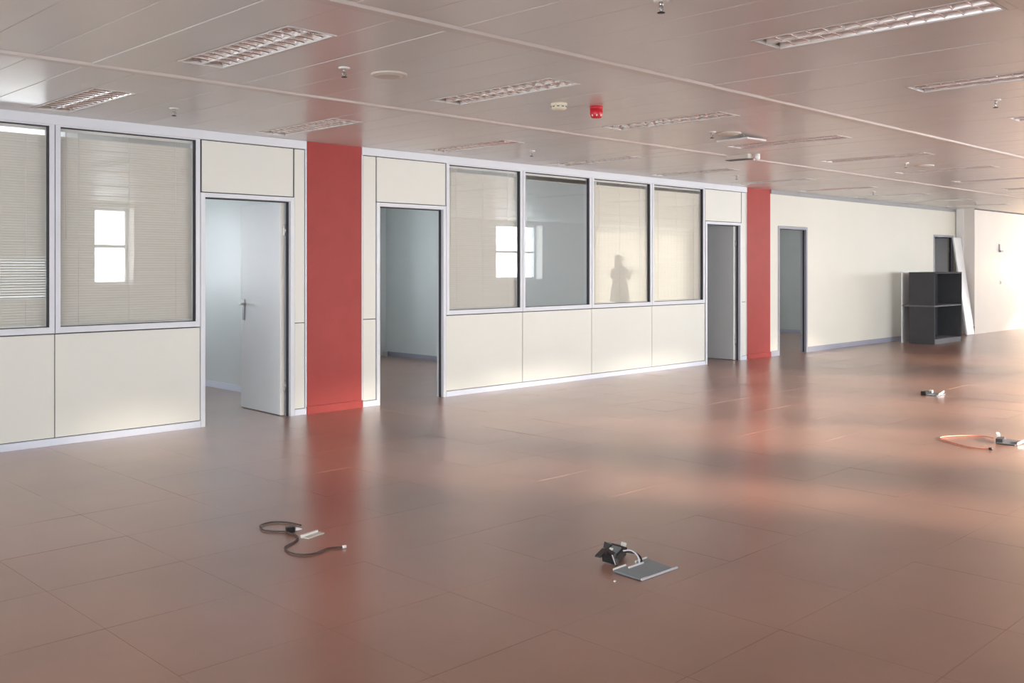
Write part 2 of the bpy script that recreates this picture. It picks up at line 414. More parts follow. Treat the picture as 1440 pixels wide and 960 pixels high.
for i, (a, c) in enumerate(BWIN):
    ext_window(wn, a, c, *BZ, YB + .44, 'outer window of a small office, behind the partition', True, True); wn += 1

ext_window(29, *CURT, .06, 2.6, YF - .30, 'full-height curtained glazing added in the wall behind the camera', True, True)
t = empty('curtain', (24.05, YF, .02), 'cream curtain added before the full-height glazing, bright ground behind the mirrored person', 'curtain')
cv, cf = [], []
for k in range(181):
    x = CURT[0] - .35 + (CURT[1] - CURT[0] + .7) * k / 180; y = YF + .10 + .02 * math.sin(k * 1.05)
    cv += [(x, y, .02), (x, y, 2.56)]
for k in range(180): cf.append((2 * k, 2 * k + 2, 2 * k + 3, 2 * k + 1))
cm = bpy.data.materials.new('sheer_cream_cloth'); cm.use_nodes = True
cn = cm.node_tree.nodes; cl = cm.node_tree.links; cn.clear()
co = cn.new('ShaderNodeOutputMaterial'); cmx = cn.new('ShaderNodeMixShader'); cd = cn.new('ShaderNodeBsdfDiffuse'); ct = cn.new('ShaderNodeBsdfTranslucent')
wv = cn.new('ShaderNodeTexNoise'); wv.inputs['Scale'].default_value = 300; wr = cn.new('ShaderNodeMapRange'); wr.inputs[3].default_value = .4; wr.inputs[4].default_value = .6
cl.new(wv.outputs['Fac'], wr.inputs[0]); cl.new(wr.outputs[0], cmx.inputs[0])
cd.inputs[0].default_value = (.75, .70, .60, 1); ct.inputs[0].default_value = (.36, .33, .28, 1)
cl.new(cd.outputs[0], cmx.inputs[1]); cl.new(ct.outputs[0], cmx.inputs[2]); cl.new(cmx.outputs[0], co.inputs[0])
M['curtain'] = cm
mesh_obj('cloth', cv, cf, 'curtain', t, smooth=True)
B().tube([(CURT[0] - .4, YF + .10, 2.575), (CURT[1] + .4, YF + .10, 2.575)], .014, 10).make('curtain_rail', 'alu', t)

# ================================================================== OFFICE DIVIDERS
def divider(name, x0, x1, y0, y1, m, label, sk='skirt'):
    o = struct(name, B().box(x0, x1, y0, y1, 0, 2.66), m, label)
    s = B().box(x0 - .012, x0, y0, y1, 0, .07); s.box(x1, x1 + .012, y0, y1, 0, .07); s.make('skirting', sk, o)
    return o
d1 = divider('wall_office_1', 5.68, 5.76, YW + .1, YB, 'office', 'pale blue grey office wall seen through the first doorway')
box('wall_panel', 5.655, 5.679, 8.26, 10.08, .072, 2.64, 'office', d1)
divider('wall_office_2', 9.66, 9.74, YW + .1, YB, 'office', 'grey green office wall seen through the second doorway', 'skirt_grey')
divider('wall_office_3', 13.45, 13.53, YW + .1, YB, 'office', 'dividing wall of the third office', 'skirt_grey')
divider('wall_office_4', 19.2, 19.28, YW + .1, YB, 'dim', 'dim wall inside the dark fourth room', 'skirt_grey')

# ================================================================== PARTITION
PT = .015
pz0, pz1 = .06, 2.565
SILL = .893
part = B()
def core(x0, x1, z0, z1): part.box(x0, x1, YW + .012, YW + .088, z0, z1)
core(XL, 4.178, .02, SILL); core(XL, 1.69, SILL, 2.62); core(4.178, 5.145, 2.10, 2.62); core(5.14, 5.28, .02, 2.62)
core(5.93, 6.13, .02, 2.62); core(6.13, 7.06, 2.10, 2.62); core(7.06, 12.07, .02, SILL); core(12.07, 13.035, 2.10, 2.62); core(13.03, 13.18, .02, 2.62)
core(5.28, 5.93, .02, 2.62); core(13.18, 13.87, .02, 2.62)
pw = struct('wall_back', part, 'gasket', 'office partition of cream panels and glass between the red columns')
JG = .004
def pan(x0, x1, z0, z1, m='panel'):
    box('wall_panel', x0 + JG, x1 - JG, YW, YW + PT, z0 + JG, z1 - JG, m, pw, bev=.0015)
def backpan(x0, x1, z0, z1):
    box('rear_panel', x0, x1, YW + .085, YW + .1, z0, z1, 'office', pw)
XS = [-4.53, -3.286, -2.042, -.798, .446, 1.69, 2.93, 4.178]
for a, b in zip(XS[:-1], XS[1:]): pan(a, b, pz0, SILL)
for a, b in zip(XS[:5], XS[1:6]): pan(a, b, SILL, pz1)
pan(XL, XS[0], pz0, SILL); pan(XL, XS[0], SILL, pz1)
pan(4.190, 5.137, 2.098, pz1)
pan(5.145, 5.262, pz0, SILL - .005); pan(5.145, 5.262, SILL - .005, pz1)
pan(5.952, 6.118, pz0, SILL); pan(5.952, 6.118, SILL, pz1)
pan(6.124, 7.066, 2.098, pz1)
W2 = [7.072, 8.271, 9.526, 10.79, 12.055]
for a, b in zip(W2[:-1], W2[1:]): pan(a, b, pz0, SILL)
pan(12.067, 13.03, 2.098, pz1)
pan(13.04, 13.165, pz0, SILL - .005); pan(13.04, 13.165, SILL - .005, pz1)
for a, b, z0, z1 in [(XL, 4.178, 0, SILL), (XL, 1.69, SILL, 2.66), (4.178, 5.145, 2.10, 2.66), (5.14, 6.13, 0, 2.66), (6.13, 7.06, 2.10, 2.66), (7.06, 12.07, 0, SILL), (12.07, 13.035, 2.10, 2.66), (13.03, 13.9, 0, 2.66)]:
    backpan(a, b, z0, z1)
# top rail, skirting
for n_, (a, b) in enumerate([(XL, 5.28), (5.935, 13.18)]):
    struct('trim_%d' % (n_ + 1), B().box(a, b, YW - .012, YW + .1, 2.568, H - .001, .003), 'alu', ['pale aluminium head rail left of the first red column', 'pale aluminium head rail between the two red columns'][n_])
for n_, (a, b) in enumerate([(XL, 4.178), (5.145, 5.278), (5.942, 6.122), (7.072, 12.055), (13.04, 13.178)]):
    struct('baseboard_%d' % (n_ + 1), B().box(a, b, YW - .010, YW + .03, 0, .058, .002), 'skirt',
           'pale blue skirting ' + ['under the two left windows', 'between first doorway and red column', 'between red column and second doorway', 'under the row of four windows', 'between third doorway and far red column'][n_])
# white edge trims against the columns
for x0, x1, lb in [(5.266, 5.283, 'left of the first red column'), (5.934, 5.950, 'right of the first red column'), (13.168, 13.182, 'left of the far red column')]:
    k = {5.266: 3, 5.934: 4, 13.168: 5}[x0]
    struct('trim_%d' % k, B().box(x0, x1, YW - .004, YW + .03, .058, 2.568), 'alu', 'thin pale edge strip ' + lb)

# ------------------------------------------------------------------ interior windows with blinds
def int_window(n, x0, x1, label, last=False):
    z0, z1 = SILL + .006, 2.568; t = .042; ya, yb = YW - .006, YW + .1
    b = B()
    b.box(x0 + JG, x0 + t, ya, yb, z0, z1); b.box(x1 - t, x1 - JG, ya, yb, z0, z1)
    b.box(x0 + t, x1 - t, ya, yb, z0, z0 + .048); b.box(x0 + t, x1 - t, ya, yb, z1 - .012, z1)
    w = struct('window_%d' % n, b, 'alu', label)
    a0, a1, c0, c1 = x0 + t, x1 - t, z0 + .048, z1 - .012
    q = B(); s = .010
    q.box(a0, a0 + s * .6, YW + .012, YW + .04, c0, c1); q.box(a1 - s, a1, YW + .004, YW + .04, c0, c1)
    q.box(a0, a1, YW + .012, YW + .04, c0, c0 + s * .6); q.box(a0, a1, YW + .006, YW + .04, c1 - s * .7, c1)
    q.make('gasket', 'gasket', w)
    box('glass_pane', a0 + .004, a1 - .004, YW + .022, YW + .028, c0 + .004, c1 - .004, 'glass', w)
    return a0, a1, c0, c1
def blind(x0, x1, z0, z1, label, tilt=R(62), m='slat', raised=False, opened=None, sag=0):
    yc = YW + .064; t = empty('venetian_blind', ((x0 + x1) / 2, yc, z0), label, 'blind', 'venetian blinds behind the office glass')
    box('headrail', x0, x1, yc - .018, yc + .018, z1 - .03, z1, 'slat_white', t)
    P = .0208; n = int((z1 - .045 - z0 - .03) / P); w = .0255
    me = None
    zs = [z0 + .03 + P * i for i in range(n)]
    if raised: zs = [z1 - .034 - .0007 * i for i in range(n)]
    for i, z in enumerate(zs):
        a = tilt if not raised else R(4)
        if opened and opened[0] < z < opened[1]: a = R(opened[2]) + random.uniform(-.05, .05)
        a += random.gauss(0, .02)
        if me is None:
            v = []; f = []
            for k in range(4):
                u = (k / 3 - .5) * w; cz = .0016 * (1 - (2 * k / 3 - 1) ** 2)
                v += [(x0 + .004, u, cz), (x1 - .004, u, cz)]
            for k in range(3): f.append((2 * k, 2 * k + 1, 2 * k + 3, 2 * k + 2))
            cx = (x0 + x1) / 2
            me = bpy.data.meshes.new('slat'); me.from_pydata([(p[0] - cx, p[1], p[2]) for p in v], [], f); me.materials.append(M[m])
            me.polygons.foreach_set('use_smooth', [True] * 3)
        o = bpy.data.objects.new('slat', me); link(o, t, ((x0 + x1) / 2, yc, z)); o.rotation_euler = (-a, random.gauss(0, .0006), 0)
    zb = zs[-1] if raised else z0
    box('bottom_rail', x0 + .004, x1 - .004, yc - .012, yc + .012, zb, zb + .014 if not raised else zb - .014 if False else zb + .004, m, t)
    if not raised:
        for fx in (.14, .5, .86):
            x = x0 + (x1 - x0) * fx
            B().tube([(x, yc - .0135, z0 + .01), (x, yc - .0135, z1 - .03)], .0014, 5).make('ladder_cord', 'slat_white', t)
    B().tube([(x0 + .06, yc - .024, z1 - .03), (x0 + .062, yc - .024, z1 - .9)], .003, 6).make('tilt_wand', 'slat_white', t)
WX = [1.69, 2.93, 4.178]
lab = ['office window at the left edge, blind partly open behind it', 'office window between left edge and first doorway, bright window mirrored in it',
       'first of the four windows right of second doorway, closed blind', 'second of the four windows, no lowered blind, grey office behind',
       'third of the four windows, pale closed blind', 'fourth of the four windows, beside the third doorway']
ar = int_window(1, 1.69, 2.93, lab[0])
blind(*ar[:2], *ar[2:], 'grey venetian blind with a band of open slats at left edge window', R(60), opened=(1.17, 1.50, 42))
ar = int_window(2, 2.93, 4.178, lab[1])
blind(*ar[:2], *ar[2:], 'closed grey venetian blind in the window left of the first doorway')
ar = int_window(3, W2[0], W2[1], lab[2]); blind(*ar[:2], *ar[2:], 'closed grey venetian blind in the window right of the second doorway')
ar = int_window(4, W2[1], W2[2], lab[3]); blind(*ar[:2], *ar[2:], 'venetian blind drawn right up, in the grey second of the four windows', raised=True)
ar = int_window(5, W2[2], W2[3], lab[4]); blind(*ar[:2], *ar[2:], 'closed cream venetian blind in the third of the four windows', R(72), 'slat_cream')
ar = int_window(6, W2[3], W2[4], lab[5]); blind(*ar[:2], *ar[2:], 'closed cream venetian blind in the window beside the third doorway', R(72), 'slat_cream')

# ------------------------------------------------------------------ red columns
def column(x0, x1, label, yb=YW + .5):
    t = empty('column', ((x0 + x1) / 2, YW, 0), label, 'column')
    box('shaft', x0, x1, YW - .006, YW + .011, .075, H - .002, 'red', t)
    box('base_skirting', x0 - .008, x1 + .008, YW - .02, YW + .011, 0, .074, 'red', t)
column(5.287, 5.931, 'wide red column between the first and second doorways')
column(13.184, 13.868, 'narrower looking far red column beside the third doorway')

# ------------------------------------------------------------------ doors
def lever(x, y, z, side, parent, dirx):
    """side: y or x normal along -x; plate on leaf face"""
    p = B().box(x - .008, x, y - .02, y + .02, z - .17, z + .045, .002).make('lock_plate', 'steel', parent)
    B().tube([(x - .004, y, z), (x - .05, y, z), (x - .056, y + .012, z), (x - .056, y + .12, z)], .009, 8).make('lever', 'steel', p)
def door(n, x0, x1, label, leaf=None, deep=.1, ztop=2.098):
    """frame outer x0..x1"""
    t = .042; ya, yb = YW - .010, YW + deep
    b = B()
    b.box(x0, x0 + t, ya, yb, 0, ztop - .004, .002); b.box(x1 - t, x1, ya, yb, 0, ztop - .004, .002); b.box(x0 + t, x1 - t, ya, yb, ztop - .044, ztop - .004, .002)
    d = struct('door_%d' % n, b, 'alu' if n < 4 else 'alu_dark', label)
    s = B(); s.box(x0 + t, x0 + t + .012, YW + .03, YW + .055, 0, ztop - .044); s.box(x1 - t - .014, x1 - t, YW + .03, YW + .055, 0, ztop - .044)
    s.box(x0 + t, x1 - t, YW + .03, YW + .055, ztop - .056, ztop - .044); s.make('door_seal', 'gasket', d)
    if leaf:
        L, rot = leaf
        hx, hy = x1 - t - .022, YW + deep - .025
        lf = B().box(hx - .042, hx, hy, hy + L, .008, ztop - .052, .0015).make('door_leaf', 'leaf', d, origin=(hx, hy, 0))
        e = B().box(hx - .0425, hx + .0005, hy - .003, hy - .0002, .008, ztop - .052); eo = e.make('edge_band', 'leaf_edge', lf, origin=(hx, hy, 0))
        box('edge_band', hx - .0425, hx + .0005, hy + L + .0002, hy + L + .003, .008, ztop - .052, 'leaf_edge', lf)
        for z in (.28, 1.78):
            h = B().box(hx - .012, hx + .018, hy - .014, hy - .003, z - .05, z + .05, .002); h.tube([(hx + .010, hy - .014, z - .055), (hx + .010, hy - .014, z + .055)], .008, 8)
            h.make('hinge', 'steel', lf)
        yk = hy + L - .065; z = 1.055
        p = B().box(hx - .050, hx - .0425, yk - .021, yk + .021, z - .165, z + .045, .002).make('lock_plate', 'plate_steel', lf)
        B().tube([(hx - .048, yk, z), (hx - .09, yk, z), (hx - .097, yk - .014, z), (hx - .097, yk - .12, z)], .0095, 8).make('lever', 'steel', lf)
        p2 = B().box(hx + .0005, hx + .008, yk - .021, yk + .021, z - .165, z + .045, .002).make('lock_plate', 'plate_steel', lf)
        lf.rotation_euler = (0, 0, rot)
    return d
door(1, 4.180, 5.143, 'first doorway, open pale grey door leaf with steel lever', (.80, R(-2.5)))
door(2, 6.122, 7.068, 'second doorway, right of the first red column, open to a dim office')
door(3, 12.066, 13.036, 'third doorway, beside the far red column, open grey leaf', (.80, R(-2)))
# plaster wall with doorways 4 and 5
pb = B()
y0, y1 = YW, YW + .1
pb.box(13.87, 14.11, y0, y1, 0, H); pb.box(14.11, 15.06, y0, y1, 2.085, H); pb.box(15.06, 20.26, y0, y1, 0, H)
pb.box(20.26, 21.28, y0, y1, 2.085, H); pb.box(21.28, 21.6, y0, y1, 0, H)
pl = struct('wall_plaster', pb, 'plaster', 'long cream wall right of the far red column')
door(4, 14.11, 15.06, 'fourth doorway, right of the far red column, dark room behind', ztop=2.085)
door(5, 20.26, 21.28, 'fifth doorway, behind the dark bookcase, grey leaf ajar', (.86, R(-2)), ztop=2.085)
struct('trim_6', B().box(13.872, 21.39, YW - .02, YW, 2.585, H), 'top_rail', 'grey rail along the top of the cream wall')
for n_, (a, b, lb) in enumerate([(13.878, 14.108, 'between far red column and fourth doorway'), (15.062, 20.258, 'right of the fourth doorway'), ]):
    struct('baseboard_%d' % (6 + n_), B().box(a, b, YW - .012, YW, 0, .085), 'skirt_grey', 'grey skirting ' + lb)
# jog and the bright wall on the right
struct('wall_jog', B().box(21.45, XR, 7.77, YW + .1, 0, H), 'white_wall', 'bright white wall at the right edge, standing forward of the cream wall')
struct('trim_7', B().box(21.45, XR, 7.755, 7.77, 2.625, H - .001), 'gasket', 'thin dark strip along the top of the right white wall')
struct('trim_8', B().box(21.40, 21.45, 7.99, 8.13, 0, H), 'white', 'narrow white pipe casing in the corner above the leaning board')
struct('trim_9', B().box(21.425, 21.449, 7.768, 7.80, 0, .17), 'gasket', 'short dark end cap at the foot of the right wall corner')

# ================================================================== CEILING LIGHTS
def luminaire(x, ya, yb):
    t = empty('ceiling_light', (x, (ya + yb) / 2, H), 'x', 'ceiling light', 'recessed louvre ceiling lights')
    w = .150; xa, xb = x - w, x + w
    b = B()      # frame with lip
    lip = .012
    b.box(xa, xa + lip, ya, yb, H - .003, H + .012); b.box(xb - lip, xb, ya, yb, H - .003, H + .012)
    b.box(xa + lip, xb - lip, ya, ya + lip, H - .003, H + .012); b.box(xa + lip, xb - lip, yb - lip, yb, H - .003, H + .012)
    b.make('frame', 'carrier', t)
    hb = B(); z1 = H + .085
    hb.box(xa, xa + .002, ya, yb, H + .012, z1); hb.box(xb - .002, xb, ya, yb, H + .012, z1); hb.box(xa, xb, ya, ya + .002, H + .012, z1); hb.box(xa, xb, yb - .002, yb, H + .012, z1)
    hb.box(xa, xb, ya, yb, z1, z1 + .003)
    hb.make('housing', 'white', t)
    # two parabolic reflector troughs
    for s in (-1, 1):
        c = x + s * .069; hw = .066
        v = []; f = []; N = 9
        for k in range(N):
            u = -1 + 2 * k / (N - 1); z = H + .004 + .062 * (1 - u ** 4) ** .5 if abs(u) < 1 else H + .004
            v += [(c + u * hw, ya + lip, z), (c + u * hw, yb - lip, z)]
        for k in range(N - 1): f.append((2 * k, 2 * k + 2, 2 * k + 3, 2 * k + 1))
        o = mesh_obj('reflector', v, f, 'mirror', t, smooth=True)
        B().tube([(c, ya + .03, H + .046), (c, yb - .03, H + .046)], .013, 10).make('lamp_tube', 'lamp_tube', t)
    box('spine', x - .004, x + .004, ya + lip, yb - lip, H, H + .030, 'mirror', t)
    n = 13; me = {}
    for s in (-1, 1):
        c = x + s * .069; hw = .064
        for k in range(1, n):
            y = ya + lip + (yb - ya - 2 * lip) * k / n
            if s not in me:
                v = []; f = []; N = 7
                for q in range(N):
                    u = -1 + 2 * q / (N - 1)
                    dip = .020 * (1 - u * u)
                    for dy, z in ((-.0048, .040), (-.0026, .026), (-.0009, .012 + dip * .2), (0, .003 + dip * .3), (.0009, .012 + dip * .2), (.0026, .026), (.0048, .040)):
                        v.append((c + u * hw - c, dy, z))
                for q in range(N - 1):
                    for r in range(6): f.append((q * 7 + r, q * 7 + r + 1, (q + 1) * 7 + r + 1, (q + 1) * 7 + r))
                m_ = bpy.data.meshes.new('louvre_blade'); m_.from_pydata(v, [], f); m_.materials.append(M['blade'])
                m_.polygons.foreach_set('use_smooth', [True] * len(f)); me[s] = m_
            o = bpy.data.objects.new('louvre_blade', me[s]); link(o, t, (c, y, H))
    return t
ordn = ['first', 'second', 'third', 'fourth', 'fifth', 'sixth', 'seventh', 'eighth', 'ninth', 'tenth']
proto = None
rown = {4: 'in the row along the office partition', 3: 'in the middle ceiling row', 2: 'in the nearest row at upper right'}
for r in (3, 4, 2):
    ya, yb = LROW[r]
    for i, x in enumerate(LX[r]):
        lb = 'recessed mirror louvre light, %s from the left %s' % (ordn[i], rown[r])
        if proto is None: proto = luminaire(x, ya, yb); proto['label'] = lb
        else: dup(proto, (x, (ya + yb) / 2, H), label=lb)

# ------------------------------------------------------------------ sprinklers
def sprinkler(x, y, label):
    t = empty('sprinkler', (x, y, H), label, 'sprinkler', 'ceiling sprinklers')
    B().lathe((x, y, H), [(.036, 0), (.036, -.004), (.030, -.009), (.012, -.010)]).make('escutcheon', 'white', t)
    b = B().lathe((x, y, H), [(.010, -.010), (.010, -.026), (.006, -.028)], 10)
    b.tube([(x - .010, y, H - .024), (x - .015, y, H - .040), (x - .004, y, H - .055)], .003, 6); b.tube([(x + .010, y, H - .024), (x + .015, y, H - .040), (x + .004, y, H - .055)], .003, 6)
    b.tube([(x, y, H - .026), (x, y, H - .056)], .003, 6)
    b.make('body', 'steel', t)
    B().lathe((x, y, H), [(.004, -.055), (.018, -.057), (.018, -.060), (.004, -.061)], 12).make('deflector', 'black', t)
    return t
SP = [(3.49, 4.97, 'beside the left round speaker'), (3.46, 7.17, 'above the window left of the first doorway'), (7.41, 7.17, 'above the first of the four windows'),
      (7.51, 5.0, 'beside the middle round speaker'), (11.32, 7.15, 'just left of the far red column top'), (7.53, 2.58, 'near the upper right edge of the ceiling'),
      (15.37, 7.15, 'above the long cream wall'), (11.4, 4.91, 'beside the far round speaker'), (3.63, 2.69, 'cut by the top edge of the ceiling view'), (19.1, 6.9, 'farthest, above the bookcase')]
s0 = None
for x, y, lb in SP:
    lb = 'small pendant sprinkler with pale rosette, ' + lb
    if s0 is None: s0 = sprinkler(x, y, lb)
    else: dup(s0, (x, y, H), label=lb)
# ------------------------------------------------------------------ round speakers
def speaker(x, y, label):
    t = empty('ceiling_speaker', (x, y, H), label, 'speaker', 'round ceiling speakers')
    B().lathe((x, y, H), [(.115, 0), (.115, -.006), (.104, -.013), (.098, -.013)], 32).make('rim', 'speaker_cloth', t)
    B().lathe((x, y, H), [(.098, -.010), (.098, -.012), (.06, -.016), (.01, -.018)], 32).make('grille', 'speaker_cloth', t)
    return t
k0 = speaker(3.81, 4.94, 'flat round cream ceiling speaker, left, between two louvre lights')
dup(k0, (7.70, 4.95, H), label='flat round cream ceiling speaker beside the loose ceiling panel')
dup(k0, (11.85, 4.88, H), label='flat round cream ceiling speaker, farthest, beside the distant sprinkler')
# smoke detector, alarm, loose panel, boxes
t = empty('smoke_detector', (5.40, 4.94, H), 'ivory smoke detector on the ceiling beside the red alarm sounder', 'smoke detector')
B().lathe((5.40, 4.94, H), [(.062, 0), (.062, -.012), (.056, -.018)], 28).make('base', 'ivory', t)
B().lathe((5.40, 4.94, H), [(.058, -.018), (.058, -.034), (.046, -.048), (.018, -.053)], 28).make('chamber', 'ivory', t)
b = B()
for k in range(10):
    a = 2 * math.pi * k / 10; b.obox((5.40 + .0575 * math.cos(a), 4.94 + .0575 * math.sin(a), H - .027), (math.cos(a), math.sin(a), 0), (-math.sin(a), math.cos(a), 0), (0, 0, 1), .004, .018, .006)
b.make('vent_slot', 'black', t)
t = empty('alarm_sounder', (5.70, 4.83, H), 'red cylindrical fire alarm sounder hanging from the ceiling', 'alarm')
B().lathe((5.70, 4.83, H), [(.050, 0), (.050, -.020), (.047, -.022)], 28).make('base', 'alarm', t)
B().lathe((5.70, 4.83, H), [(.049, -.022), (.049, -.060), (.044, -.078), (.036, -.088), (.010, -.090)], 28).make('horn', 'alarm', t)
b = B()
for k in range(8):
    a = 2 * math.pi * k / 8; b.obox((5.70 + .0455 * math.cos(a), 4.83 + .0455 * math.sin(a), H - .072), (math.cos(a), math.sin(a), -.5), (-math.sin(a), math.cos(a), 0), (.5 * math.cos(a), .5 * math.sin(a), 1), .004, .010, .014)
b.make('sound_slot', 'white', t)
t = empty('access_panel', (8.03, 5.02, H), 'loose square ceiling access panel hanging a little open beside a speaker', 'access panel')
ux = Vector((1, .05, .03)); uy = Vector((-.05, 1, -.02))
B().obox((8.03, 5.02, H - .035), ux, uy, ux.cross(uy), .36, .32, .016).make('flap', 'ceil', t)
b = B()
b.tube([(7.88, 4.9, H - .040), (7.88, 4.9, H)], .004, 6).make('hanger', 'alu_dark', t)
B().tube([(8.18, 5.14, H - .034), (8.18, 5.14, H)], .004, 6).make('hanger', 'alu_dark', t)
t = empty('junction_box', (9.30, 5.80, H), 'slim grey box on the ceiling ending at a small white sensor', 'ceiling box')
box('housing', 9.25, 9.35, 5.70, 5.98, H - .05, H, 'speaker_cloth', t, bev=.004)
box('cover', 9.245, 9.355, 5.695, 5.985, H - .056, H - .050, 'grey_board', t)
t = empty('motion_sensor', (9.35, 5.65, H), 'small white cylindrical sensor on the ceiling above the far red column', 'sensor')
B().lathe((9.35, 5.65, H), [(.030, 0), (.030, -.050), (.026, -.056)], 20).make('body', 'white', t)
B().lathe((9.35, 5.65, H), [(.024, -.056), (.018, -.064), (.006, -.067)], 20).make('lens', 'white', t)

# ================================================================== BOOKCASE AND BOARDS
t = empty('bookcase', (18.8, 7.5, 0), 'charcoal open bookcase with a lighter middle shelf against the cream wall', 'bookcase')
bx0, bx1, by0, by1, bh = 18.12, 19.42, 7.27, 7.74, 1.325
box('side_panel', bx0, bx0 + .03, by0, by1, 0, .685, 'dark_board', t, bev=.001)
box('side_panel', bx0, bx0 + .03, by0, by1, .712, bh - .03, 'dark_board', t, bev=.001)
box('side_panel', bx1 - .03, bx1, by0, by1, 0, bh - .03, 'dark_board', t, bev=.001)
box('top_panel', bx0, bx1, by0, by1, bh - .03, bh, 'dark_board', t, bev=.001)
box('back_panel', bx0 + .03, bx1 - .03, by1 - .02, by1, .09, bh - .03, 'dark_inner', t)
box('shelf', bx0 + .004, bx1 - .034, by0 + .004, by1 + .13, .685, .712, 'grey_board', t, bev=.001, label='lighter grey middle shelf that juts out behind')
box('base_shelf', bx0 + .03, bx1 - .03, by0 + .004, by1 - .02, .0, .09, 'grey_board', t, bev=.001, label='lighter grey plinth shelf')
box('backing_board', 18.16, 18.95, 7.885, 7.905, 0, 1.335, 'board', None, bev=.001, label='pale board standing on edge between bookcase and cream wall', cat='board')
b = B()
ux = Vector((1, 0, 0)); uz = Vector((0, .28, 2.03)).normalized(); uy = uz.cross(ux)
b.obox((21.18, 7.90, 1.02), ux, uy, uz, .40, .03, 2.045)
o = b.make('leaning_board', 'board'); props(o, 'tall white board leaning against the wall beside the fifth doorway', 'board')
# marks on the right wall
t = empty('wall_bracket', (22.9, 7.77, 1.76), 'small dark L-shaped bracket on the bright right wall', 'bracket')
box('upright', 22.86, 22.885, 7.745, 7.77, 1.76, 1.92, 'alu_dark', t); box('arm', 22.87, 23.02, 7.725, 7.77, 1.745, 1.785, 'alu_dark', t)
t = empty('light_switch', (22.97, 7.77, 1.03), 'small pale switch plate below the bracket on the right wall', 'switch')
box('plate', 22.93, 23.01, 7.76, 7.77, 1.03, 1.12, 'white', t); box('rocker', 22.955, 22.985, 7.752, 7.76, 1.045, 1.105, 'alu_dark', t)
# wall lamp just round the bright wall
t = empty('wall_lamp', (25.3, 7.77, 1.2), 'lit warm wall lamp on the bright right wall', 'lamp')
B().obox((25.3, 7.76, 1.25), (1, 0, 0), (0, 1, 0), (0, 0, 1), .12, .02, .2).make('back_plate', 'steel', t)
B().tube([(25.3, 7.75, 1.25), (25.3, 7.62, 1.25), (25.3, 7.55, 1.28)], .01, 8).make('arm', 'steel', t)
em = bpy.data.materials.new('lit_bulb'); em.use_nodes = True
eb = em.node_tree.nodes['Principled BSDF']; eb.inputs['Emission Color'].default_value = (1, .72, .38, 1); eb.inputs['Emission Strength'].default_value = 60; M['bulb'] = em
B().lathe((25.3, 7.55, 1.28), [(.015, 0), (.05, .03), (.055, .07), (.03, .11), (.008, .12)], 20).make('bulb', 'bulb', t)
ld = bpy.data.lights.new('wall_lamp_light', 'POINT'); ld.energy = 50; ld.color = (1, .70, .36); ld.shadow_soft_size = .08
lo = bpy.data.objects.new('wall_lamp_light', ld); COL.objects.link(lo); lo.location = (25.3, 7.42, 1.34)
# pipe stub in the second office
t = empty('pipe_stub', (9.58, 12.50, 0), 'small white pipe stub on the floor in the corner of the second office', 'pipe')
B().lathe((9.58, 12.50, 0), [(.03, 0), (.03, .07), (.035, .07), (.035, .09), (.02, .09)], 14).make('pipe', 'white', t)

# ================================================================== THINGS ON THE FLOOR
def fp(*xy): return [(x, y, .006) for x, y in xy]
# brown cable
cabpts = CABLE1 = [(2.985, 4.66), (2.965, 4.76), (2.905, 4.83), (2.83, 4.82), (2.80, 4.77), (2.785, 4.71), (2.82, 4.645), (2.85, 4.61), (2.855, 4.53), (2.835, 4.455), (2.775, 4.40), (2.70, 4.36), (2.665, 4.29), (2.665, 4.215), (2.695, 4.17), (2.745, 4.155), (2.80, 4.17), (2.835, 4.18), (2.875, 4.165), (2.90, 4.145)]
t = empty('power_cable', (2.85, 4.5, 0), 'dark brown cable with black plug lying in an S on the floor', 'cable')
B().tube([(p.x, p.y, .006) for p in spline(cabpts)], .0046, 8).make('cord', 'cable', t)
b = B().obox((2.875, 4.595, .016), (.085, -.03, 0), (.03, .085, 0), (0, 0, 1), .045, .03, .028); b.make('plug', 'black', t)
b = B().tube([(2.90, 4.585, .016), (2.935, 4.573, .012)], [.012, .004], 8); b.make('plug_tip', 'white', t)
b = B().tube([(2.90, 4.145, .008), (2.918, 4.138, .008)], .008, 8); b.make('end_ferrule', 'white', t)
b = B(); c0 = Vector((2.855, 4.455, 0)); c1 = Vector((2.975, 4.485, 0)); d = (c1 - c0)
t = empty('floor_socket_lid', (2.915, 4.47, 0), 'narrow white lid edge of a floor socket beside the brown cable', 'socket lid')
B().obox(((c0 + c1) / 2 + Vector((0, 0, .008))), d, d.cross(Vector((0, 0, 1))), (0, 0, 1), d.length, .012, .016).make('edge_strip', 'white', t)
B().obox(((c0 + c1) / 2 + Vector((.012, -.022, .003))), d, d.cross(Vector((0, 0, 1))), (0, 0, 1), d.length, .04, .005).make('lid_plate', 'speaker_cloth', t)

